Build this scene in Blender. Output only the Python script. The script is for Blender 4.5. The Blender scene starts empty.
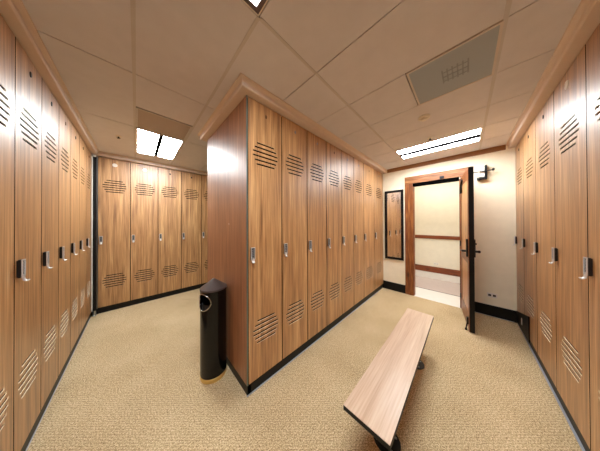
import bpy, bmesh, math
from mathutils import Vector, Matrix

scene = bpy.context.scene
COL = scene.collection
PI = math.pi

# ------------------------------------------------------------------ helpers
def new_obj(name, bm, mats, parent=None, smooth=False, bevel=0.0):
    me = bpy.data.meshes.new(name)
    bmesh.ops.recalc_face_normals(bm, faces=bm.faces[:])
    bm.to_mesh(me); bm.free()
    for m in (mats if isinstance(mats, (list, tuple)) else [mats]):
        me.materials.append(m)
    if smooth:
        for p in me.polygons: p.use_smooth = True
    return link_mesh(name, me, parent, bevel)

def link_mesh(name, me, parent=None, bevel=0.0):
    o = bpy.data.objects.new(name, me)
    COL.objects.link(o)
    if parent: o.parent = parent
    if bevel:
        md = o.modifiers.new('Bevel', 'BEVEL'); md.width = bevel; md.segments = 2
        md.limit_method = 'ANGLE'; md.angle_limit = math.radians(40)
    return o

def thing(name, label, cat, loc=(0, 0, 0), rz=0.0, group=None):
    o = bpy.data.objects.new(name, None); COL.objects.link(o)
    o.location = loc; o.rotation_euler = (0, 0, rz); o.empty_display_size = .1
    o['label'] = label; o['category'] = cat
    if group: o['group'] = group
    return o

def structure(o):
    o['kind'] = 'structure'; return o

def box(bm, x0, x1, y0, y1, z0, z1, mi=0):
    vs = [bm.verts.new(p) for p in [(x0,y0,z0),(x1,y0,z0),(x1,y1,z0),(x0,y1,z0),(x0,y0,z1),(x1,y0,z1),(x1,y1,z1),(x0,y1,z1)]]
    for f in [(0,3,2,1),(4,5,6,7),(0,1,5,4),(1,2,6,5),(2,3,7,6),(3,0,4,7)]:
        bm.faces.new([vs[i] for i in f]).material_index = mi

def quad(bm, pts, mi=0):
    f = bm.faces.new([bm.verts.new(p) for p in pts]); f.material_index = mi; return f

def lathe(bm, prof, c=(0, 0, 0), seg=32, mi=0, axis='z', cap=True):
    rings = []
    for r, h in prof:
        ring = []
        for i in range(seg):
            a = 2*PI*i/seg
            p = {'z': (r*math.cos(a), r*math.sin(a), h), 'y': (r*math.cos(a), h, r*math.sin(a)), 'x': (h, r*math.cos(a), r*math.sin(a))}[axis]
            ring.append(bm.verts.new((c[0]+p[0], c[1]+p[1], c[2]+p[2])))
        rings.append(ring)
    for a, b in zip(rings, rings[1:]):
        for i in range(seg):
            j = (i+1) % seg
            bm.faces.new([a[i], a[j], b[j], b[i]]).material_index = mi
    if cap:
        bm.faces.new(rings[0]).material_index = mi; bm.faces.new(rings[-1]).material_index = mi

def tube(bm, pts, r, seg=10, mi=0, closed=False):
    pts = [Vector(p) for p in pts]; n = len(pts); rings = []
    for i, p in enumerate(pts):
        if closed: d = pts[(i+1) % n]-pts[i-1]
        else: d = pts[min(i+1, n-1)]-pts[max(i-1, 0)]
        d.normalize()
        u = d.cross(Vector((0, 0, 1)))
        if u.length < 1e-3: u = d.cross(Vector((1, 0, 0)))
        u.normalize(); v = d.cross(u)
        rr = r[i] if isinstance(r, (list, tuple)) else r
        rings.append([bm.verts.new(p+rr*(math.cos(2*PI*k/seg)*u+math.sin(2*PI*k/seg)*v)) for k in range(seg)])
    m = n if closed else n-1
    for i in range(m):
        a, b = rings[i], rings[(i+1) % n]
        for k in range(seg):
            j = (k+1) % seg
            bm.faces.new([a[k], a[j], b[j], b[k]]).material_index = mi
    if not closed:
        bm.faces.new(rings[0]).material_index = mi; bm.faces.new(rings[-1]).material_index = mi

def sweep(bm, prof, path, closed=False, mi=0):
    """prof: list of (out, z); path: list of (x, y); 'out' is to the right of travel, mitred."""
    n = len(path); rings = []
    P = [Vector(p) for p in path]
    for i in range(n):
        ds = []
        if closed or i > 0: ds.append((P[i]-P[i-1]).normalized())
        if closed or i < n-1: ds.append((P[(i+1) % n]-P[i]).normalized())
        ns = [Vector((d.y, -d.x)) for d in ds]
        m = sum(ns, Vector((0, 0))).normalized()
        k = 1.0/max(.2, m.dot(ns[0]))
        rings.append([bm.verts.new((P[i].x+m.x*k*o, P[i].y+m.y*k*o, z)) for o, z in prof])
    L = len(prof)
    for i in range(n if closed else n-1):
        a, b = rings[i], rings[(i+1) % n]
        for k in range(L):
            j = (k+1) % L
            bm.faces.new([a[k], a[j], b[j], b[k]]).material_index = mi
    if not closed:
        bm.faces.new(rings[0]).material_index = mi; bm.faces.new(rings[-1]).material_index = mi

# ------------------------------------------------------------------ materials
def srgb(r, g, b):
    f = lambda c: (c/12.92 if c <= .04045 else ((c+.055)/1.055)**2.4)
    return (f(r/255), f(g/255), f(b/255), 1)

def mat(name, col, rough=.5, metal=0.0, spec=.5, coat=0.0):
    m = bpy.data.materials.new(name); m.use_nodes = True
    p = m.node_tree.nodes['Principled BSDF']
    p.inputs['Base Color'].default_value = col
    p.inputs['Roughness'].default_value = rough
    p.inputs['Metallic'].default_value = metal
    p.inputs['Specular IOR Level'].default_value = spec
    p.inputs['Coat Weight'].default_value = coat
    # faint tonal variation, so that no surface is a dead flat colour
    nt = m.node_tree; N = nt.nodes; L = nt.links
    tc = N.new('ShaderNodeTexCoord'); no = N.new('ShaderNodeTexNoise'); no.inputs['Scale'].default_value = 9
    mr = N.new('ShaderNodeMapRange'); mr.inputs['To Min'].default_value = .94; mr.inputs['To Max'].default_value = 1.05
    hs = N.new('ShaderNodeHueSaturation'); hs.inputs['Color'].default_value = col
    L.new(tc.outputs['Object'], no.inputs['Vector']); L.new(no.outputs['Fac'], mr.inputs['Value'])
    L.new(mr.outputs['Result'], hs.inputs['Value']); L.new(hs.outputs['Color'], p.inputs['Base Color'])
    return m

def wood(name, stops, sx=26, sl=.9, axis='z', rough=.34, spec=.5, knots=0.0, bump=.03, coat=0.0):
    """laminate / timber with the grain running along one local axis"""
    m = bpy.data.materials.new(name); m.use_nodes = True
    nt = m.node_tree; N = nt.nodes; L = nt.links
    p = N['Principled BSDF']
    tc = N.new('ShaderNodeTexCoord'); oi = N.new('ShaderNodeObjectInfo')
    mul = N.new('ShaderNodeVectorMath'); mul.operation = 'SCALE'; mul.inputs[0].default_value = (13.7, 7.3, 31.1)
    L.new(oi.outputs['Random'], mul.inputs['Scale'])
    add = N.new('ShaderNodeVectorMath'); add.operation = 'ADD'
    L.new(tc.outputs['Object'], add.inputs[0]); L.new(mul.outputs['Vector'], add.inputs[1])
    def stretched(a, b):
        mp = N.new('ShaderNodeMapping')
        mp.inputs['Scale'].default_value = {'z': (a, a, b), 'x': (b, a, a), 'y': (a, b, a)}[axis]
        L.new(add.outputs['Vector'], mp.inputs['Vector']); return mp
    m1 = stretched(sx, sl)
    n1 = N.new('ShaderNodeTexNoise'); n1.inputs['Scale'].default_value = 1; n1.inputs['Detail'].default_value = 5
    n1.inputs['Roughness'].default_value = .62; n1.inputs['Distortion'].default_value = .35
    L.new(m1.outputs['Vector'], n1.inputs['Vector'])
    m2 = stretched(sx*6, sl*3)
    n2 = N.new('ShaderNodeTexNoise'); n2.inputs['Scale'].default_value = 1; n2.inputs['Detail'].default_value = 3
    L.new(m2.outputs['Vector'], n2.inputs['Vector'])
    mx = N.new('ShaderNodeMix'); mx.data_type = 'FLOAT'; mx.inputs['Factor'].default_value = .42
    L.new(n1.outputs['Fac'], mx.inputs['A']); L.new(n2.outputs['Fac'], mx.inputs['B'])
    cr = N.new('ShaderNodeValToRGB'); e = cr.color_ramp.elements
    e[0].position, e[0].color = stops[0]; e[1].position, e[1].color = stops[-1]
    for pos, c in stops[1:-1]:
        k = e.new(pos); k.color = c
    L.new(mx.outputs['Result'], cr.inputs['Fac'])
    out = cr.outputs['Color']
    if knots:
        vo = N.new('ShaderNodeTexVoronoi'); vo.inputs['Scale'].default_value = 1
        mk = stretched(5.5, 2.6); L.new(mk.outputs['Vector'], vo.inputs['Vector'])
        r2 = N.new('ShaderNodeMapRange'); r2.inputs['From Min'].default_value = .05; r2.inputs['From Max'].default_value = .22
        r2.inputs['To Min'].default_value = knots; r2.inputs['To Max'].default_value = 0
        L.new(vo.outputs['Distance'], r2.inputs['Value'])
        mk2 = N.new('ShaderNodeMix'); mk2.data_type = 'RGBA'; mk2.inputs['B'].default_value = srgb(60, 28, 14)
        L.new(r2.outputs['Result'], mk2.inputs['Factor']); L.new(out, mk2.inputs['A']); out = mk2.outputs['Result']
    L.new(out, p.inputs['Base Color'])
    bp = N.new('ShaderNodeBump'); bp.inputs['Strength'].default_value = bump; bp.inputs['Distance'].default_value = .002
    L.new(n2.outputs['Fac'], bp.inputs['Height']); L.new(bp.outputs['Normal'], p.inputs['Normal'])
    p.inputs['Roughness'].default_value = rough; p.inputs['Specular IOR Level'].default_value = spec
    p.inputs['Coat Weight'].default_value = coat; p.inputs['Coat Roughness'].default_value = .46
    return m

def carpet():
    m = bpy.data.materials.new('carpet'); m.use_nodes = True
    nt = m.node_tree; N = nt.nodes; L = nt.links; p = N['Principled BSDF']
    tc = N.new('ShaderNodeTexCoord')
    n1 = N.new('ShaderNodeTexNoise'); n1.inputs['Scale'].default_value = 105; n1.inputs['Detail'].default_value = 3; n1.inputs['Roughness'].default_value = .7
    w = N.new('ShaderNodeTexWave'); w.inputs['Scale'].default_value = 26; w.inputs['Distortion'].default_value = 7; w.inputs['Detail'].default_value = 2
    w.bands_direction = 'DIAGONAL'; w.inputs['Detail Scale'].default_value = 3
    n3 = N.new('ShaderNodeTexNoise'); n3.inputs['Scale'].default_value = 1.6; n3.inputs['Detail'].default_value = 2
    for n in (n1, w, n3): L.new(tc.outputs['Object'], n.inputs['Vector'])
    mx = N.new('ShaderNodeMix'); mx.data_type = 'FLOAT'; mx.inputs['Factor'].default_value = .1
    L.new(n1.outputs['Fac'], mx.inputs['A']); L.new(w.outputs['Fac'], mx.inputs['B'])
    m3 = N.new('ShaderNodeMix'); m3.data_type = 'FLOAT'; m3.inputs['Factor'].default_value = .12
    L.new(mx.outputs['Result'], m3.inputs['A']); L.new(n3.outputs['Fac'], m3.inputs['B'])
    cr = N.new('ShaderNodeValToRGB'); e = cr.color_ramp.elements
    e[0].position = .34; e[0].color = CARPET[0]; e[1].position = .66; e[1].color = CARPET[2]
    k = e.new(.5); k.color = CARPET[1]
    L.new(m3.outputs['Result'], cr.inputs['Fac']); L.new(cr.outputs['Color'], p.inputs['Base Color'])
    bp = N.new('ShaderNodeBump'); bp.inputs['Strength'].default_value = .5; bp.inputs['Distance'].default_value = .006
    L.new(mx.outputs['Result'], bp.inputs['Height']); L.new(bp.outputs['Normal'], p.inputs['Normal'])
    p.inputs['Roughness'].default_value = .95; p.inputs['Specular IOR Level'].default_value = .1
    return m

def perforated(name, base, hole, scale=110):
    m = bpy.data.materials.new(name); m.use_nodes = True
    nt = m.node_tree; N = nt.nodes; L = nt.links; p = N['Principled BSDF']
    tc = N.new('ShaderNodeTexCoord'); vo = N.new('ShaderNodeTexVoronoi'); vo.inputs['Scale'].default_value = scale
    vo.inputs['Randomness'].default_value = 0
    cr = N.new('ShaderNodeValToRGB'); e = cr.color_ramp.elements
    e[0].position = .22; e[0].color = hole; e[1].position = .34; e[1].color = base
    L.new(tc.outputs['Object'], vo.inputs['Vector']); L.new(vo.outputs['Distance'], cr.inputs['Fac'])
    L.new(cr.outputs['Color'], p.inputs['Base Color']); p.inputs['Roughness'].default_value = .5
    return m

def emit(name, col, s):
    m = bpy.data.materials.new(name); m.use_nodes = True
    nt = m.node_tree; p = nt.nodes['Principled BSDF']
    p.inputs['Base Color'].default_value = (.8, .8, .8, 1)
    p.inputs['Emission Color'].default_value = col; p.inputs['Emission Strength'].default_value = s
    return m

CARPET = (srgb(120, 98, 66), srgb(198, 174, 134), srgb(238, 220, 184))
M = {}
M['wood'] = wood('locker_laminate', [(.36, srgb(124, 82, 44)), (.46, srgb(168, 120, 72)), (.54, srgb(190, 142, 90)), (.64, srgb(220, 178, 124))], rough=.42, spec=.8, coat=.7)
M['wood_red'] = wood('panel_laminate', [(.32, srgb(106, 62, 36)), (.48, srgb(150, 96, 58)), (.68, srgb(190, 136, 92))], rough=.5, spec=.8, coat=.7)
M['bench'] = wood('bench_laminate', [(.30, srgb(186, 152, 124)), (.5, srgb(210, 182, 156)), (.70, srgb(224, 204, 182))], sx=18, axis='x', rough=.3, spec=.8)
M['alder'] = wood('knotty_alder', [(.30, srgb(70, 32, 14)), (.5, srgb(132, 74, 34)), (.70, srgb(186, 126, 70))], sx=20, sl=1.6, rough=.42, knots=.85, bump=.1)
M['alder_y'] = wood('knotty_alder_head', [(.30, srgb(84, 46, 22)), (.5, srgb(150, 94, 48)), (.70, srgb(206, 150, 94))], sx=20, sl=1.6, axis='y', rough=.42, knots=.85, bump=.1)
M['door'] = wood('door_timber', [(.30, srgb(160, 104, 56)), (.5, srgb(200, 146, 90)), (.70, srgb(224, 180, 124))], sx=16, sl=1.2, rough=.38, knots=.7)
M['rail'] = wood('hall_rail_timber', [(.30, srgb(84, 36, 16)), (.5, srgb(128, 64, 34)), (.70, srgb(160, 92, 54))], sx=24, sl=2, axis='y', rough=.35, knots=.6)
M['edge'] = mat('cut_edge', srgb(240, 222, 194), .8, spec=.1)
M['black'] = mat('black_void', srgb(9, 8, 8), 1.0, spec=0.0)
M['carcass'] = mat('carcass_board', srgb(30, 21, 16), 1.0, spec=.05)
M['rubber'] = mat('black_rubber_base', srgb(7, 7, 8), .45, spec=.3)
M['alu'] = mat('aluminium', srgb(170, 176, 178), .35, metal=.9)
M['edgemetal'] = mat('edge_metal', srgb(112, 126, 120), .4, metal=.6)
M['polished'] = mat('polished_metal', srgb(200, 200, 204), .12, metal=1)
M['strip'] = mat('base_highlight', srgb(176, 182, 190), .4, metal=.4)
M['chrome'] = mat('chrome', srgb(232, 232, 232), .3, metal=.5)
M['blackplastic'] = mat('black_plastic', srgb(20, 20, 22), .35)
M['button'] = mat('button_grey', srgb(150, 152, 155), .4, metal=.3)
M['wall'] = mat('wall_paint', srgb(248, 240, 216), .75, spec=.25)
M['hallwall'] = mat('hall_wall_paint', srgb(238, 230, 212), .75, spec=.25)
M['crown'] = mat('crown_paint', srgb(224, 206, 190), .5)
M['fascia'] = mat('fascia_brown', srgb(150, 104, 62), .5)
M['tile'] = mat('ceiling_tile', srgb(222, 222, 228), .9, spec=.1)
M['tbar'] = mat('ceiling_bar', srgb(206, 204, 204), .6)
M['plenum'] = mat('plenum_dark', srgb(58, 44, 34), .9)
M['fixture'] = mat('fixture_white', srgb(214, 206, 200), .4)
M['fixture_dark'] = mat('fixture_gasket', srgb(104, 92, 94), .5)
M['grille'] = perforated('perforated_grey', srgb(164, 176, 186), srgb(120, 128, 136))
M['grille_brown'] = perforated('perforated_brown', srgb(176, 164, 156), srgb(124, 114, 106))
M['louvre'] = mat('louvre_grey', srgb(146, 154, 162), .5)
M['white'] = mat('white_plastic', srgb(236, 232, 222), .4)
M['brass'] = mat('brass', srgb(236, 208, 138), .28, metal=1)
M['bin'] = mat('bin_black', srgb(4, 4, 5), .2, spec=.35)
M['binlid'] = mat('bin_lid', srgb(78, 66, 62), .38, metal=.3)
M['liner'] = mat('bin_liner', srgb(22, 22, 24), .3)
M['marble'] = mat('white_marble', srgb(240, 236, 230), .25)
M['pinktile'] = mat('pinkish_tile', srgb(206, 190, 184), .25)
M['darkline'] = mat('dark_tile_line', srgb(40, 34, 32), .4)
M['steel'] = mat('dark_steel', srgb(44, 42, 42), .35, metal=.7)
M['mirror'] = mat('mirror_glass', (.9, .9, .9, 1), .02, metal=1)
M['badge'] = mat('badge_white', srgb(244, 240, 232), .35)
M['tag'] = mat('tag_bronze', srgb(120, 84, 56), .4, metal=.4)
M['carpet'] = carpet()
M['lamp'] = emit('lit_diffuser', (.93, .98, 1.0, 1), 15.5)

# ------------------------------------------------------------------ layout (metres)
LX, RY = -.561, -.589            # faces of the left and right locker rows
CX, CY, CEND = .748, 1.472, 2.689  # central block: left face, front face, far end
BY, EX = 4.745, 4.449            # face of the back lockers, wall with the door
ZB, ZT, ZC = .108, 2.889, 2.97   # locker bottom, locker top, ceiling
DEP = .54

# ------------------------------------------------------------------ lockers
_cache = {}
def door_mesh(w):
    key = ('door', round(w, 3))
    if key in _cache: return _cache[key]
    bm = bmesh.new(); H = ZT-ZB; g = .005
    x0, x1, z0, z1 = -w/2+g, w/2-g, .002, H-.004
    T = .0048
    k = 1.0 if w < .5 else 1.2
    widths = [.212, .264, .306, .306, .264, .224]
    slots = []
    for zc in (.570-ZB, 2.363-ZB):
        for i, sw in enumerate(widths):
            z = zc+.1075-.043*i
            slots.append((z-.008, z+.008, sw*k/2))
    slots.sort()
    zprev = z0
    def face(xa, xb, za, zb): quad(bm, [(xa,0,za),(xb,0,za),(xb,0,zb),(xa,0,zb)], 0)
    for za, zb, h in slots:
        face(x0, x1, zprev, za)
        face(x0, -h, za, zb); face(h, x1, za, zb)
        quad(bm, [(-h,0,za),(h,0,za),(h,T,za),(-h,T,za)], 1)
        quad(bm, [(-h,0,zb),(h,0,zb),(h,T,zb),(-h,T,zb)], 1)
        quad(bm, [(-h,0,za),(-h,T,za),(-h,T,zb),(-h,0,zb)], 1)
        quad(bm, [(h,0,za),(h,T,za),(h,T,zb),(h,0,zb)], 1)
        zprev = zb
    face(x0, x1, zprev, z1)
    # the four edges and the inside
    quad(bm, [(x0,0,z0),(x0,T,z0),(x0,T,z1),(x0,0,z1)], 2); quad(bm, [(x1,0,z0),(x1,T,z0),(x1,T,z1),(x1,0,z1)], 2)
    quad(bm, [(x0,0,z0),(x1,0,z0),(x1,T,z0),(x0,T,z0)], 2); quad(bm, [(x0,0,z1),(x1,0,z1),(x1,T,z1),(x0,T,z1)], 2)
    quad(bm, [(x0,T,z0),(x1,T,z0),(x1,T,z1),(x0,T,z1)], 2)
    for f in bm.faces: f.normal_update()
    me = bpy.data.meshes.new('door')
    bmesh.ops.remove_doubles(bm, verts=bm.verts[:], dist=1e-6)
    bmesh.ops.recalc_face_normals(bm, faces=bm.faces[:])
    bm.to_mesh(me); bm.free()
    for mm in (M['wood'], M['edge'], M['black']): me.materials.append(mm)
    _cache[key] = me; return me

def carcass_mesh(w):
    key = ('carcass', round(w, 3))
    if key in _cache: return _cache[key]
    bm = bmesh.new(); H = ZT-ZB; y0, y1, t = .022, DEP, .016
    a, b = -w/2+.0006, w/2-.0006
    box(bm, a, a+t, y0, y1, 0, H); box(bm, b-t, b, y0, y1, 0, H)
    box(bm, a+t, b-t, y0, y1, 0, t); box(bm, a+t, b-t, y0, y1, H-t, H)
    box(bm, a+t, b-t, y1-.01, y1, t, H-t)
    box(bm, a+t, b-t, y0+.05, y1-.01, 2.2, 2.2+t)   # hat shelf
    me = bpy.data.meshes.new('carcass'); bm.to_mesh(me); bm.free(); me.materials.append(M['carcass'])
    _cache[key] = me; return me

def lock_meshes():
    if 'lock' in _cache: return _cache['lock']
    bm = bmesh.new(); box(bm, -.020, .020, -.019, 0, .010, .130)
    bmesh.ops.bevel(bm, geom=bm.edges[:], offset=.004, segments=2, affect='EDGES')
    body = bpy.data.meshes.new('combination_lock'); bm.to_mesh(body); bm.free(); body.materials.append(M['blackplastic'])
    bm = bmesh.new()     # bright rim around the keypad
    for s in (-1, 1): box(bm, s*.0192-.002, s*.0192+.002, -.024, -.0185, .012, .129)
    box(bm, -.0215, .0215, -.024, -.0185, .125, .132)
    rim = bpy.data.meshes.new('rim'); bm.to_mesh(rim); bm.free(); rim.materials.append(M['chrome'])
    bm = bmesh.new()
    for i in range(2):
        for j in range(5):
            cx, cz = -.0075+.015*i, .032+.0185*j
            box(bm, cx-.0045, cx+.0045, -.0215, -.0185, cz-.006, cz+.006)
    keys = bpy.data.meshes.new('keypad'); bm.to_mesh(keys); bm.free(); keys.materials.append(M['button'])
    bm = bmesh.new()     # J-shaped pull at the foot
    pts = [(0,-.021,.030),(0,-.021,.014),(0,-.022,.002),(0,-.025,-.008),(0,-.031,-.014),(0,-.038,-.014),(0,-.043,-.009)]
    tube(bm, pts, [.006, .006, .0065, .0065, .0065, .006, .004], 10)
    lev = bpy.data.meshes.new('lever'); bmesh.ops.scale(bm, vec=(2.4, 1, 1), verts=bm.verts[:]); bm.to_mesh(lev); bm.free(); lev.materials.append(M['chrome'])
    for p in lev.polygons: p.use_smooth = True
    _cache['lock'] = (body, rim, keys, lev); return _cache['lock']

def tag_mesh(kind):
    if ('tag', kind) in _cache: return _cache[('tag', kind)]
    bm = bmesh.new()
    if kind == 'badge':
        lathe(bm, [(.034, 0), (.034, -.004), (.030, -.007), (.020, -.008), (.018, -.006), (.001, -.006)], axis='y', seg=28)
        mm = M['badge']
    elif kind == 'dark':
        lathe(bm, [(.014, 0), (.014, -.003), (.011, -.005), (.001, -.005)], axis='y', seg=20)
        bmesh.ops.scale(bm, vec=(1, 1, 1.5), verts=bm.verts[:]); mm = M['blackplastic']
    else:
        lathe(bm, [(.013, 0), (.013, -.003), (.010, -.005), (.001, -.005)], axis='y', seg=20)
        bmesh.ops.scale(bm, vec=(1, 1, 1.5), verts=bm.verts[:]); mm = M['tag'] if kind == 'bronze' else M['button']
    me = bpy.data.meshes.new('number_plate'); bm.to_mesh(me); bm.free(); me.materials.append(mm)
    _cache[('tag', kind)] = me; return me

def locker(x, y, rz, w, label, group, tag='bronze'):
    t = thing('locker', label, 'locker', (x, y, ZB), rz, group)
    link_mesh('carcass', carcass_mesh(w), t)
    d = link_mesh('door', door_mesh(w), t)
    b, r, k, l = lock_meshes()
    lo = link_mesh('combination_lock', b, t); lo.location = (-w/2+.042, 0, 1.292-ZB)
    link_mesh('rim', r, lo); link_mesh('keypad', k, lo); link_mesh('lever', l, lo)
    n = link_mesh('number_plate', tag_mesh(tag), d); n.location = (0, 0, 2.775-ZB)
    if tag == 'badge': n['label'] = 'white round badge'
    return t

G = 'wood-grain lockers in the left row'
edges = [1.635+.428*i for i in range(8)]
left_labels = ['wood-grain locker cut off by the left edge of the photo',
 'second locker from the near end of the left row, large slatted vents in view',
 'third locker from the near end of the left row',
 'fourth locker from the near end of the left row',
 'fifth locker from the near end of the left row',
 'second-to-last locker of the left row, two doors before the black corner post',
 'last locker of the left row, right against the black corner post']
for i, lb in enumerate(left_labels):
    locker(LX, (edges[i]+edges[i+1])/2, PI/2, .428, lb, G, 'dark' if i in (0, 1, 2, 4, 5) else 'bronze')

G = 'wood-grain lockers on the back wall'
back_labels = ['back-wall locker with a white round badge, beside the black corner post',
 'back-wall locker with a white round badge, second from the corner post',
 'third back-wall locker from the black corner post, with no white badge',
 'fourth back-wall locker from the black corner post, left of the half-hidden one',
 'back-wall locker half hidden behind the end panel of the central block']
for i, lb in enumerate(back_labels):
    locker(-.503+.42*(i+.5), BY, 0, .42, lb, G, 'badge' if i < 2 else 'dark')

G = 'wood-grain lockers along the front of the central block'
ce = [CX+.0135]+[CX+.428*i for i in range(1, 7)]+[3.885, EX-.004]
c_labels = ['nearest locker of the central block, at its corner beside the wooden end panel',
 'second locker from the near corner of the central block',
 'third locker from the near corner of the central block',
 'fourth locker from the near corner of the central block',
 'fifth locker from the near corner of the central block',
 'sixth locker from the near corner of the central block',
 'wider locker, second from the mirror wall, in the central block',
 'last wider locker of the central block, touching the wall with the mirror']
for i, lb in enumerate(c_labels):
    locker((ce[i]+ce[i+1])/2, CY, 0, ce[i+1]-ce[i], lb, G, 'bronze' if i in (0, 3, 6) else 'pale')

G = 'wider wood-grain lockers in the right row'
re_ = [1.609, 2.190, 2.771, 3.352, 3.933, EX-.004]
r_labels = ['wide wood-grain locker cut off by the right edge of the photo',
 'right-row locker next to the one cut off by the right edge',
 'middle locker of the right row, third from the door wall',
 'right-row locker second from the door wall, beside the narrow one',
 'narrow right-row locker tight against the door wall']
for i, lb in enumerate(r_labels):
    locker((re_[i]+re_[i+1])/2, RY, PI, re_[i+1]-re_[i], lb, G, 'badge' if i == 1 else 'dark')

# end panel of the central block, with metal edge
ep = thing('end_panel', 'tall wood-grain panel closing the left end of the central locker block', 'panel', (CX+.01, (CY+CEND)/2, 0))
def rel(o, root): o.matrix_parent_inverse = Matrix.Translation(-Vector(root.location)); return o
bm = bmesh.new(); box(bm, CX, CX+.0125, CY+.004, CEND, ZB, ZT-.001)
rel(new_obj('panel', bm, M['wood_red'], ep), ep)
bm = bmesh.new(); box(bm, CX-.001, CX+.0125, CY-.001, CY+.004, ZB, ZT-.001)
o = rel(new_obj('edge_strip', bm, M['edgemetal'], ep), ep); o['label'] = 'grey metal edge strip'
bm = bmesh.new(); lathe(bm, [(.006, CX), (.006, CX-.002), (.001, CX-.003)], c=(0, 1.893, 1.65), axis='x', seg=16)
rel(new_obj('screw', bm, M['chrome'], ep), ep)

# black corner post between the left and back rows
cp = thing('corner_post', 'black corner post with bright metal edges between left and back lockers', 'post', (-.53, 4.69, 0))
bm = bmesh.new(); box(bm, -.555, -.511, 4.662, 4.745, .10, ZT-.004)
rel(new_obj('post', bm, M['rubber'], cp), cp)
bm = bmesh.new(); box(bm, -.561, -.549, 4.648, 4.661, .10, ZT-.004); box(bm, -.561, -.511, 4.648, 4.661, ZT-.04, ZT-.005)
rel(new_obj('edge_strip', bm, M['white'], cp), cp)
bm = bmesh.new(); box(bm, -.510, -.5045, 4.735, 4.765, .10, ZT-.004)
rel(new_obj('edge_strip', bm, M['alu'], cp), cp)
bm = bmesh.new(); lathe(bm, [(.026, 0), (.026, .02), (.022, .025), (.022, .099)], c=(-.533, 4.70, 0), seg=24)
rel(new_obj('foot', bm, M['alu'], cp), cp)

# ------------------------------------------------------------------ room shell
XW, YW, YN = -1.115, -1.145, 5.30      # walls behind left, right and back rows
HX = 6.2                              # far wall of the hall
bm = bmesh.new(); box(bm, XW-.1, EX-.01, YW-.1, YN+.1, -.1, 0); structure(new_obj('floor', bm, M['carpet']))
bm = bmesh.new(); box(bm, XW-.1, XW, YW-.1, YN+.1, 0, ZC+.1); structure(new_obj('wall_left', bm, M['wood_red']))
bm = bmesh.new(); box(bm, XW, EX, YW-.1, YW, 0, ZC+.1); structure(new_obj('wall_right', bm, M['wood_red']))
bm = bmesh.new(); box(bm, XW, EX, YN, YN+.1, 0, ZC+.1); structure(new_obj('wall_back', bm, M['wood_red']))
OY0, OY1, OZ = .062, .842, 2.495       # door opening
bm = bmesh.new()
box(bm, EX, EX+.12, YW-.1, OY0, 0, ZC+.1); box(bm, EX, EX+.12, OY1, YN+.1, 0, ZC+.1); box(bm, EX, EX+.12, OY0, OY1, OZ, ZC+.1)
structure(new_obj('wall_front', bm, M['wall']))
bm = bmesh.new(); box(bm, CX+.013, EX, CY+DEP+.004, CEND, 0, ZC)
structure(new_obj('wall_center', bm, M['carcass']))
# hall
bm = bmesh.new()
box(bm, EX-.01, 5.09, -2, 3.6, -.1, 0, 0); box(bm, 5.09, 5.125, -2, 3.6, -.1, 0, 1); box(bm, 5.125, HX, -2, 3.6, -.1, 0, 2)
structure(new_obj('floor_hall', bm, [M['marble'], M['darkline'], M['pinktile']]))
bm = bmesh.new(); box(bm, HX, HX+.1, -2, 3.6, -.1, ZC+.1); structure(new_obj('wall_hall', bm, M['hallwall']))
bm = bmesh.new(); box(bm, EX+.12, HX, -2.1, -2, -.1, ZC+.1); structure(new_obj('wall_hall_right', bm, M['hallwall']))
bm = bmesh.new(); box(bm, EX+.12, HX, 3.6, 3.7, -.1, ZC+.1); structure(new_obj('wall_hall_left', bm, M['hallwall']))
bm = bmesh.new(); box(bm, EX+.12, HX, -2, 3.6, ZC, ZC+.1); structure(new_obj('ceiling_hall', bm, M['hallwall']))
bm = bmesh.new(); box(bm, HX-.014, HX, -2, 3.6, 0, .175); structure(new_obj('baseboard_hall', bm, M['marble']))
bm = bmesh.new(); box(bm, HX-.022, HX, -2, 3.6, .18, .35); structure(new_obj('trim_1', bm, M['rail'], bevel=.004))
bm = bmesh.new(); box(bm, HX-.022, HX, -2, 3.6, 1.165, 1.265); structure(new_obj('trim_2', bm, M['rail'], bevel=.004))

# ceiling: tiles laid in a grid, and the slab over them
gx = [-.015+.565*k for k in range(-1, 9)]; gx[0] = XW; gx = gx[:9]+[EX]
gy = [YW, -.19, .365, .915, 1.47, 2.03, 2.59, 3.15, 3.71, 4.27, YN]
holes = [(-.015, .55, -.19, .915), (-.015, .55, 3.15, 4.27), (3.375, 3.94, -.19, .915), (1.68, 2.245, -.19, .365), (-.015, .55, 2.59, 3.15)]
main_x = [-.015, .55]
bm = bmesh.new()
box(bm, XW-.1, EX, YW-.1, YN+.1, ZC+.06, ZC+.12, 2)
bands = [(YW, -.19), (-.19, .915), (.915, 2.03), (2.03, 3.15), (3.15, 4.27), (4.27, YN)]
def inhole(x0, x1, y0, y1):
    cx, cy = (x0+x1)/2, (y0+y1)/2
    return any(h[0] < cx < h[1] and h[2] < cy < h[3] for h in holes)
g = .004
for xa, xb in zip(gx, gx[1:]):
    for ya, yb in bands:
        cells = [(ya, yb)]
        if any(h[0] < (xa+xb)/2 < h[1] and ya-.01 < h[2] and h[3] < yb+.01 and (h[3]-h[2]) < .7 for h in holes):
            mid = [v for v in gy if ya+.1 < v < yb-.1][0]; cells = [(ya, mid), (mid, yb)]
        for c0, c1 in cells:
            if inhole(xa, xb, c0, c1): continue
            box(bm, xa+g, xb-g, c0+g, c1-g, ZC, ZC+.014, 0)
for x in gx[1:-1]:   # light inverted-T cross bars just above the tile face, seen as fine dark joints
    box(bm, x-.008, x+.008, YW, YN, ZC+.010, ZC+.05, 2)
structure(new_obj('ceiling', bm, [M['tile'], M['tbar'], M['plenum']]))
bm = bmesh.new()
for x in main_x: box(bm, x-.011, x+.011, (.915 if x > .3 else -.19), BY-.10, ZC-.004, ZC+.001)
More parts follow.
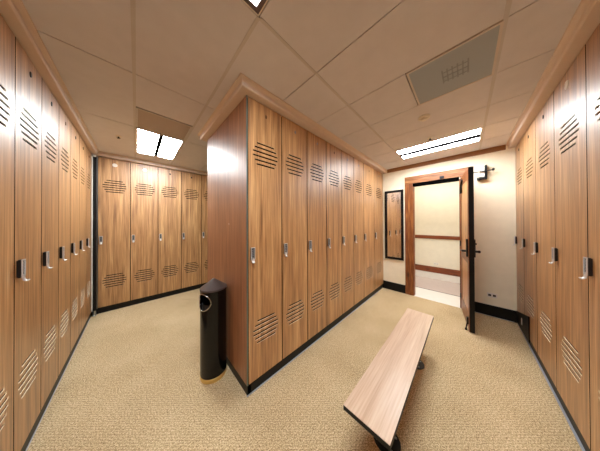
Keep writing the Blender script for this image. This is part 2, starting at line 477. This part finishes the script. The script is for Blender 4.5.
box(bm, .561, 2.81, .904, .926, ZC-.004, ZC+.001); box(bm, .561, EX-.01, -.202, -.178, ZC-.004, ZC+.001)
structure(new_obj('trim_3', bm, M['tbar']))

# crown mouldings over the locker rows
def crown_prof(s=1.0):
    return [(-.03, 2.893), (.066*s, 2.893), (.073*s, 2.897), (.078*s, 2.906), (.077*s, 2.918), (.070*s, 2.926), (.075*s, 2.940), (.088*s, 2.953), (.098*s, 2.958), (.100*s, ZC), (-.03, ZC)]
bm = bmesh.new(); sweep(bm, crown_prof(.85), [(LX, YW), (LX, BY), (1.66, BY)]); structure(new_obj('trim_4', bm, M['crown']))
bm = bmesh.new(); sweep(bm, crown_prof(1.0), [(EX, RY), (XW, RY)]); structure(new_obj('trim_5', bm, M['crown']))
bm = bmesh.new(); sweep(bm, crown_prof(1.05), [(EX, CEND-.002), (CX, CEND-.002), (CX, CY), (EX, CY)][::1]); structure(new_obj('trim_6', bm, M['crown']))
bm = bmesh.new(); box(bm, EX-.016, EX, RY+.10, CY-.105, 2.886, ZC); structure(new_obj('trim_7', bm, M['fascia'], bevel=.003))
# dark shadow-gap filler under each crown
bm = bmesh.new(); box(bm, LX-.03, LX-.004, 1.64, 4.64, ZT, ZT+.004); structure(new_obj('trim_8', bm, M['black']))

# bases
def base(name, bits, strips):
    bm = bmesh.new()
    for b in bits: box(bm, *b)
    o = structure(new_obj(name, bm, M['rubber'], bevel=0))
    if strips:
        bm = bmesh.new()
        for s in strips: box(bm, *s)
        new_obj('highlight_strip', bm, M['strip'], o)  # pale grey strip modelled in place of the highlight along the base
    return o
R = .013
base('baseboard_left', [(LX-.05, LX-R, 1.636, BY+.03, 0, ZB-.001)], [(LX-R, LX-R+.006, 1.636, 4.63, 0, .003)])
base('baseboard_back', [(LX-.02+.03, 1.6, BY+R, BY+.05, 0, ZB-.001)], [])
base('baseboard_center', [(CX+R, EX, CY+R, CY+.05, 0, ZB-.001), (CX+R*.8, CX+.05, CY+R, CEND, 0, ZB-.001)],
     [(CX+R*.8-.008, EX-.2, CY+R-.010, CY+R, 0, .006)])
base('baseboard_right', [(1.61, EX, RY-.05, RY-R, 0, ZB-.001)], [(1.61, EX-.02, RY-R, RY-R+.015, 0, .005)])
base('baseboard_front', [(EX-.014, EX, RY+.001, -.096, 0, .19), (EX-.014, EX, .99, CY+R-.001, 0, .19)], [(EX-.024, EX-.014, RY+.03, -.10, 0, .005)])
# added black panel tracing an unidentified black area at the far right lockers' foot
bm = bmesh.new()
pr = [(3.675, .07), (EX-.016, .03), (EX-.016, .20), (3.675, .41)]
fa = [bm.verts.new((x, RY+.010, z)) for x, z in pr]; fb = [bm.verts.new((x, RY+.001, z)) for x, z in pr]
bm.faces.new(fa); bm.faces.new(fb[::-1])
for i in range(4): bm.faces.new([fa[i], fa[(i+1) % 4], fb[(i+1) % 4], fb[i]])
blk = new_obj('added_black_panel', bm, M['rubber']); blk['label'] = 'added black sloping panel at the foot of the far right lockers'; blk['category'] = 'guard'  # added panel tracing an unidentified black area, not an identified guard
bm = bmesh.new(); box(bm, 4.02, 4.06, RY+.0103, RY+.014, .14, .235)
ps = new_obj('plate', bm, M['white'], blk, bevel=.001); ps['label'] = 'small white plate'

# ------------------------------------------------------------------ door, casing, hall view
bm = bmesh.new()
box(bm, EX-.02, EX+.002, OY1-.006, .99, 0, 2.535, 0)
structure(new_obj('trim_9', bm, M['alder'], bevel=.003))
bm = bmesh.new(); box(bm, EX-.02, EX+.002, -.09, .99, 2.536, 2.695, 0)
head_trim = structure(new_obj('trim_10', bm, M['alder_y'], bevel=.003))
bm = bmesh.new(); box(bm, EX-.02, EX+.002, -.09, OY0+.004, 0, 2.535, 0)
structure(new_obj('trim_11', bm, M['alder'], bevel=.003))
bm = bmesh.new()   # jamb lining and dark stop
box(bm, EX+.003, EX+.12, OY1-.02, OY1, 0, OZ, 0); box(bm, EX+.003, EX+.12, OY0, OY0+.02, 0, OZ, 0)
box(bm, EX+.003, EX+.12, OY0+.02, OY1-.02, OZ-.02, OZ, 1); box(bm, EX-.006, EX+.05, OY0+.02, OY1-.007, OZ-.03, OZ+.040, 1)
structure(new_obj('trim_12', bm, [M['alder'], M['black']]))
bm = bmesh.new(); box(bm, EX-.034, EX-.0205, .30, .37, 2.545, 2.60)
hb = new_obj('door_catch', bm, M['steel'], head_trim, bevel=.003); hb['label'] = 'small dark catch'

# the leaf, built in its own frame: x along the leaf from the hinge, +y to the camera's left face
hinge = Vector((EX-.024, .058, 0)); free = Vector((3.545, -.038, 0))
dirv = (free-hinge); LW = dirv.length; ang = math.atan2(dirv.y, dirv.x)
dr = bpy.data.objects.new('door_1', None); COL.objects.link(dr); dr.location = hinge; dr.rotation_euler = (0, 0, ang); structure(dr)
# in this frame the left (camera-side, +Y world) face has local y negative
TH = .052
bm = bmesh.new(); box(bm, .003, LW-.004, 0, TH, .012, 2.488); new_obj('leaf', bm, M['door'], dr)
bm = bmesh.new(); box(bm, LW-.004, LW, -.001, TH+.001, .012, 2.488); new_obj('free_edge', bm, M['rubber'], dr)['label'] = 'black free edge'  # near-black slab forming the free edge of the leaf
bm = bmesh.new()   # raised frame of the leaf
for a, b, c, d in [(.003, .11, .012, 2.488), (LW-.12, LW-.005, .012, 2.488), (.11, LW-.12, 2.33, 2.488), (.11, LW-.12, .012, .26), (.11, LW-.12, 1.02, 1.14)]:
    box(bm, a, b, -.006, 0, c, d)
new_obj('stile', bm, M['alder'], dr)
bm = bmesh.new(); box(bm, LW-.10, LW-.035, -.028, -.0065, 1.13, 1.40); lk = new_obj('lock_body', bm, M['blackplastic'], dr, bevel=.006); lk['label'] = 'black electronic lock'
bm = bmesh.new(); lathe(bm, [(.016, -.028), (.016, -.07), (.013, -.075)], c=(LW-.07, 0, 1.215), axis='y', seg=20)
tube(bm, [(LW-.07, -.07, 1.215), (LW-.10, -.078, 1.215), (LW-.20, -.078, 1.213)], .009, 10); new_obj('lever', bm, M['steel'], lk)
bm = bmesh.new(); box(bm, LW-.10, LW-.035, TH, TH+.02, 1.13, 1.40); lb = new_obj('lock_back', bm, M['blackplastic'], dr, bevel=.006)
bm = bmesh.new(); lathe(bm, [(.016, TH+.02), (.016, TH+.05), (.02, TH+.055), (.02, TH+.07), (.012, TH+.075)], c=(LW-.07, 0, 1.215), axis='y', seg=20)
lathe(bm, [(.013, TH+.02), (.013, TH+.032), (.008, TH+.036)], c=(LW-.07, 0, 1.33), axis='y', seg=16); new_obj('knob', bm, M['steel'], lb)
for z in (.25, 1.25, 2.25):
    bm = bmesh.new(); lathe(bm, [(.008, z-.05), (.008, z+.05)], c=(.002, -.014, 0), seg=14); new_obj('hinge', bm, M['steel'], dr)
bm = bmesh.new(); box(bm, LW-.09, LW-.05, -.028, -.0065, .10, .20); tube(bm, [(LW-.07, -.022, .11), (LW-.07, -.030, .05), (LW-.07, -.034, .022)], .008, 10)
lathe(bm, [(.014, .003), (.016, .012), (.014, .024)], c=(LW-.07, -.034, 0), seg=16)
new_obj('door_stop', bm, M['steel'], dr)
bm = bmesh.new(); tube(bm, [(.34-.022*k, -.018-.006*math.sin(k*.5), 2.40-.016*k-.0012*k*k) for k in range(9)], .015, 8)
new_obj('arm', bm, M['steel'], dr)['label'] = 'dark curved stay arm near the top'

# closer on the wall behind the leaf
cl = thing('door_closer', 'white door closer with black bracket on the wall right of the open door', 'door closer', (EX, -.26, 2.54))
def part(name, b, m, root, bevel=0.0):
    bm = bmesh.new(); box(bm, *b); return rel(new_obj(name, bm, m, root, bevel=bevel), root)
part('housing', (EX-.075, EX-.001, -.245, -.185, 2.46, 2.635), M['white'], cl, .005)
part('bracket', (EX-.09, EX-.001, -.275, -.246, 2.42, 2.665), M['rubber'], cl, .003)
part('bracket', (EX-.085, EX-.001, -.245, -.15, 2.42, 2.455), M['rubber'], cl, .003)
bm = bmesh.new(); tube(bm, [(EX-.10, -.07, 2.555), (EX-.095, -.23, 2.555), (EX-.095, -.345, 2.56)], .008, 10); lathe(bm, [(.014, 2.545), (.014, 2.585)], c=(EX-.095, -.345, 0), seg=14)
rel(new_obj('rod', bm, M['steel'], cl), cl)

# wall outlet
wo = thing('wall_outlet', 'white double socket low on the wall right of the open door', 'socket', (EX, -.3215, .368))
part('cover_plate', (EX-.013, EX-.0003, -.380, -.263, .331, .406), M['white'], wo, .002)
for y in (-.349, -.294):
    part('socket', (EX-.016, EX-.0131, y-.017, y+.017, .352, .385), M['steel'], wo, .003)
ho = thing('wall_outlet', 'small pale socket on the hall wall seen through the doorway', 'socket', (HX, .60, .44))
part('cover_plate', (HX-.007, HX-.0003, .55, .665, .405, .475), M['white'], ho, .002)
for y in (.58, .635): part('socket', (HX-.010, HX-.0071, y-.016, y+.016, .424, .456), M['fixture'], ho, .003)

# mirror
mi = thing('wall_mirror', 'tall narrow black-framed mirror on the wall left of the doorway', 'mirror', (EX, 1.222, .765))
my0, my1, mz0, mz1 = 1.02, 1.424, .762, 2.428
bm = bmesh.new(); f = .05
box(bm, EX-.030, EX-.0005, my0, my0+f, mz0, mz1); box(bm, EX-.030, EX-.0005, my1-f, my1, mz0, mz1)
box(bm, EX-.030, EX-.0005, my0+f, my1-f, mz0, mz0+f); box(bm, EX-.030, EX-.0005, my0+f, my1-f, mz1-f, mz1)
rel(new_obj('frame', bm, M['rubber'], mi), mi)
part('glass', (EX-.014, EX-.002, my0+f, my1-f, mz0+f, mz1-f), M['mirror'], mi)

# ------------------------------------------------------------------ ceiling fittings
def light(x0, x1, y0, y1, fr, label, dark=False, rib=.003):
    t = thing('ceiling_light', label, 'light', ((x0+x1)/2, (y0+y1)/2, ZC), 0, 'fluorescent ceiling lights')
    bm = bmesh.new()
    z0, z1 = ZC-.006, ZC+.03
    e = .004
    X0, X1, Y0, Y1 = x0+e, x1-e, y0+e, y1-e
    box(bm, X0, X0+fr, Y0, Y1, z0, z1); box(bm, X1-fr, X1, Y0, Y1, z0, z1)
    box(bm, X0+fr, X1-fr, Y0, Y0+fr, z0, z1); box(bm, X0+fr, X1-fr, Y1-fr, Y1, z0, z1)
    box(bm, X0, X1, Y0, Y1, z1, z1+.015)
    rel(new_obj('frame', bm, M['fixture_dark'] if dark else M['fixture'], t), t)
    mx = (x0+x1)/2
    for a, b in ((X0+fr+.004, mx-.026), (mx+.026, X1-fr-.004)):
        bm = bmesh.new(); box(bm, a, b, Y0+fr+.004, Y1-fr-.004, ZC+.004, ZC+.010)
        rel(new_obj('diffuser', bm, M['lamp'], t), t)
    bm = bmesh.new(); box(bm, mx-.020, mx+.020, Y0+fr, Y1-fr, ZC-rib, ZC+.012)
    rel(new_obj('divider', bm, M['black'], t), t)
    if dark:
        bm = bmesh.new()
        for q in ((X0,X0+.007,Y0,Y1),(X1-.007,X1,Y0,Y1),(X0,X1,Y0,Y0+.007),(X0,X1,Y1-.007,Y1)): box(bm, *q, z0-.002, z0)
        rel(new_obj('rim', bm, M['white'], t), t)
    return t
light(-.015, .55, 3.15, 4.27, .022, 'square-looking lit ceiling light above the lockers of the back wall')
light(3.375, 3.94, -.19, .915, .022, 'long lit ceiling light in front of the doorway', rib=.030)
light(-.015, .55, -.19, .915, .032, 'dark-framed ceiling light cut off by the top edge of the photo', True)

av = thing('air_vent', 'grey perforated air vent in the ceiling tiles near the right row', 'vent', (1.9625, .0875, ZC))
part('panel', (1.70, 2.225, -.17, .345, ZC-.003, ZC+.006), M['grille'], av)
bm = bmesh.new(); z0, z1 = ZC-.006, ZC+.012
box(bm, 1.684, 1.70, -.186, .361, z0, z1); box(bm, 2.225, 2.241, -.186, .361, z0, z1); box(bm, 1.70, 2.225, -.186, -.17, z0, z1); box(bm, 1.70, 2.225, .345, .361, z0, z1)
rel(new_obj('frame', bm, M['fixture'], av), av)
bm = bmesh.new()
for k in range(6):
    y = .10-.032*k+.03
    box(bm, 1.87, 2.05, y, y+.010, ZC-.0045, ZC-.003)
for x in (1.90, 1.96, 2.02): box(bm, x, x+.010, -.03, .14, ZC-.0045, ZC-.003)
rel(new_obj('louvre', bm, M['louvre'], av), av)

rg = thing('return_grille', 'flat brownish perforated grille in the ceiling beside the lit light of the back lockers', 'vent', (.2675, 2.87, ZC))
part('panel', (.012, .523, 2.617, 3.123, ZC-.003, ZC+.006), M['grille_brown'], rg)
bm = bmesh.new()
box(bm, -.003, .012, 2.602, 3.138, z0, z1); box(bm, .523, .538, 2.602, 3.138, z0, z1); box(bm, .012, .523, 2.602, 2.617, z0, z1); box(bm, .012, .523, 3.123, 3.138, z0, z1)
rel(new_obj('frame', bm, M['tbar'], rg), rg)

sd = thing('smoke_detector', 'round white smoke detector on the ceiling beyond the grey air vent', 'smoke detector', (2.54, .355, ZC))
bm = bmesh.new(); lathe(bm, [(.062, ZC-.0005), (.062, ZC-.014), (.052, ZC-.022), (.001, ZC-.022)], c=(2.54, .355, 0), seg=32); rel(new_obj('base', bm, M['white'], sd), sd)
bm = bmesh.new(); lathe(bm, [(.034, ZC-.0225), (.034, ZC-.034), (.024, ZC-.042), (.001, ZC-.043)], c=(2.54, .355, 0), seg=24); rel(new_obj('sensor', bm, M['white'], sd), sd)
def sprinkler(x, y, label):
    t = thing('sprinkler', label, 'sprinkler', (x, y, ZC), 0, 'ceiling sprinklers')
    bm = bmesh.new(); lathe(bm, [(.034, ZC-.0005), (.034, ZC-.004), (.018, ZC-.010), (.001, ZC-.010)], c=(x, y, 0), seg=24); rel(new_obj('escutcheon', bm, M['white'], t), t)
    bm = bmesh.new(); lathe(bm, [(.009, ZC-.0105), (.009, ZC-.030), (.020, ZC-.031), (.020, ZC-.034), (.001, ZC-.035)], c=(x, y, 0), seg=16); rel(new_obj('head', bm, M['steel'], t), t)
sprinkler(3.24, .38, 'small sprinkler on the ceiling beside the long light at the doorway')
sprinkler(-.19, 3.66, 'small sprinkler on the ceiling left of the square-looking lit light')

# ------------------------------------------------------------------ bench
bx0, bx1, by0, by1, bz = .980, 2.715, .296, .580, .452
be = thing('bench', 'long narrow bench with a wood-grain seat on black pedestals', 'bench', ((bx0+bx1)/2, (by0+by1)/2, 0))
part('seat', (bx0, bx1, by0, by1, bz-.004, bz), M['bench'], be)
part('edge_band', (bx0-.001, bx1+.001, by0-.001, by1+.001, bz-.034, bz-.0045), M['rubber'], be, .003)['label'] = 'black edge'
for x in (1.36, 2.34):
    y = .436
    bm = bmesh.new(); lathe(bm, [(.095, 0), (.095, .006), (.05, .012), (.034, .02), (.03, .04), (.03, bz-.06), (.034, bz-.05), (.08, bz-.042), (.08, bz-.0345)], c=(x, y, 0), seg=32)
    lg = rel(new_obj('leg', bm, M['rubber'], be), be)
    bm = bmesh.new()
    for k in range(4):
        a = PI/4+PI/2*k; lathe(bm, [(.008, .0075), (.008, .013), (.003, .015)], c=(x+.072*math.cos(a), y+.072*math.sin(a), 0), seg=10)
    b2 = new_obj('bolt', bm, M['alu'], lg); b2.matrix_parent_inverse = lg.matrix_basis.inverted()@Matrix.Translation(-Vector(be.location))@Matrix.Identity(4)
    b2.matrix_parent_inverse = Matrix.Identity(4)

# ------------------------------------------------------------------ waste bin
bc = Vector((.610, 1.975, 0)); br = .13
wb = thing('waste_bin', 'tall round black waste bin with conical lid and side opening by the end panel', 'bin', bc)
hd = Vector((-.93, -.36)).normalized(); h0 = math.atan2(hd.y, hd.x); hz, hr = .835, .086
bm = bmesh.new(); SEG, ROW = 120, 110
z0, z1 = .045, .945
grid = [[bm.verts.new((br*math.cos(2*PI*i/SEG), br*math.sin(2*PI*i/SEG), z0+(z1-z0)*j/ROW)) for i in range(SEG)] for j in range(ROW+1)]
for j in range(ROW):
    for i in range(SEG):
        a = 2*PI*(i+.5)/SEG; z = z0+(z1-z0)*(j+.5)/ROW
        da = (a-h0+PI) % (2*PI)-PI
        if abs(da) < PI/2 and (br*math.sin(da))**2+(z-hz)**2 < hr*hr: continue
        bm.faces.new([grid[j][i], grid[j][(i+1) % SEG], grid[j+1][(i+1) % SEG], grid[j+1][i]])
bmesh.ops.delete(bm, geom=[v for v in bm.verts if not v.link_faces], context='VERTS')
new_obj('body', bm, M['bin'], wb, smooth=True)
bm = bmesh.new(); lathe(bm, [(.112, .05), (.112, .80)], seg=48, cap=False); lathe(bm, [(.11, .051), (.001, .051)], seg=48, cap=False); new_obj('liner', bm, M['liner'], wb, smooth=True)
bm = bmesh.new()
ring = []
for k in range(64):
    t_ = 2*PI*k/64; s = hr*math.cos(t_); da = math.asin(s/br)
    ring.append(((br+.002)*math.cos(h0+da), (br+.002)*math.sin(h0+da), hz+hr*math.sin(t_)))
tube(bm, ring, .005, 8, closed=True); new_obj('opening_rim', bm, M['polished'], wb, smooth=True)['label'] = 'chrome rim of the opening'
bm = bmesh.new(); lathe(bm, [(.133, .940), (.134, .947), (.132, .957), (.012, 1.046), (.001, 1.048)], seg=48); new_obj('lid', bm, M['binlid'], wb)['label'] = 'brownish grey conical lid'
bm = bmesh.new(); lathe(bm, [(.130, 0), (.132, .006), (.132, .04), (.130, .046)], seg=48); new_obj('base_ring', bm, M['brass'], wb, smooth=True)['label'] = 'brass ring at the foot'

# ------------------------------------------------------------------ light: unseen area light added to brighten the hall
def hall_fill(y, w):
    ld = bpy.data.lights.new('hall_fill', 'AREA'); ld.shape = 'RECTANGLE'; ld.size = 1.0; ld.size_y = 1.6; ld.energy = w; ld.color = (1, .95, .86)
    lo = bpy.data.objects.new('hall_fill', ld); COL.objects.link(lo); lo.location = (5.4, y, ZC-.03)
hall_fill(.5, 11)

w = bpy.data.worlds.new('World'); scene.world = w; w.use_nodes = True
w.node_tree.nodes['Background'].inputs['Color'].default_value = (.02, .02, .02, 1)

# ------------------------------------------------------------------ camera
F, YAW, PITCH, ROLL, PX, PY, H = 164.5454, .7889, .0049, -.0037, 299.7003, 221.4651, 1.66643
def ray(x, y):
    r, u, f = x, y, 1.0
    c, s = math.cos(ROLL), math.sin(ROLL); r, u = r*c-u*s, r*s+u*c
    c, s = math.cos(PITCH), math.sin(PITCH); f, u = f*c-u*s, f*s+u*c
    return Vector((f*math.cos(YAW)+r*math.sin(YAW), f*math.sin(YAW)-r*math.cos(YAW), u))
fw = ray(0, 0); rt = ray(1, 0)-fw; up = ray(0, 1)-fw
cd = bpy.data.cameras.new('camera'); cam = bpy.data.objects.new('camera', cd); COL.objects.link(cam)
mw = Matrix((rt, up, -fw)).transposed().to_4x4(); mw.translation = (0, 0, H)
cam.matrix_world = mw
cd.sensor_fit = 'HORIZONTAL'; cd.sensor_width = 36; cd.lens = F/600*36
cd.shift_x = (300-PX)/600; cd.shift_y = -(225.5-PY)/600
cd.clip_start = .02
scene.camera = cam
scene.view_settings.view_transform = 'Standard'; scene.view_settings.look = 'None'
scene.view_settings.exposure = 1.42; scene.view_settings.gamma = 1.0; scene.view_settings.use_curve_mapping = False
scene.cycles.max_bounces = 10; scene.cycles.diffuse_bounces = 6
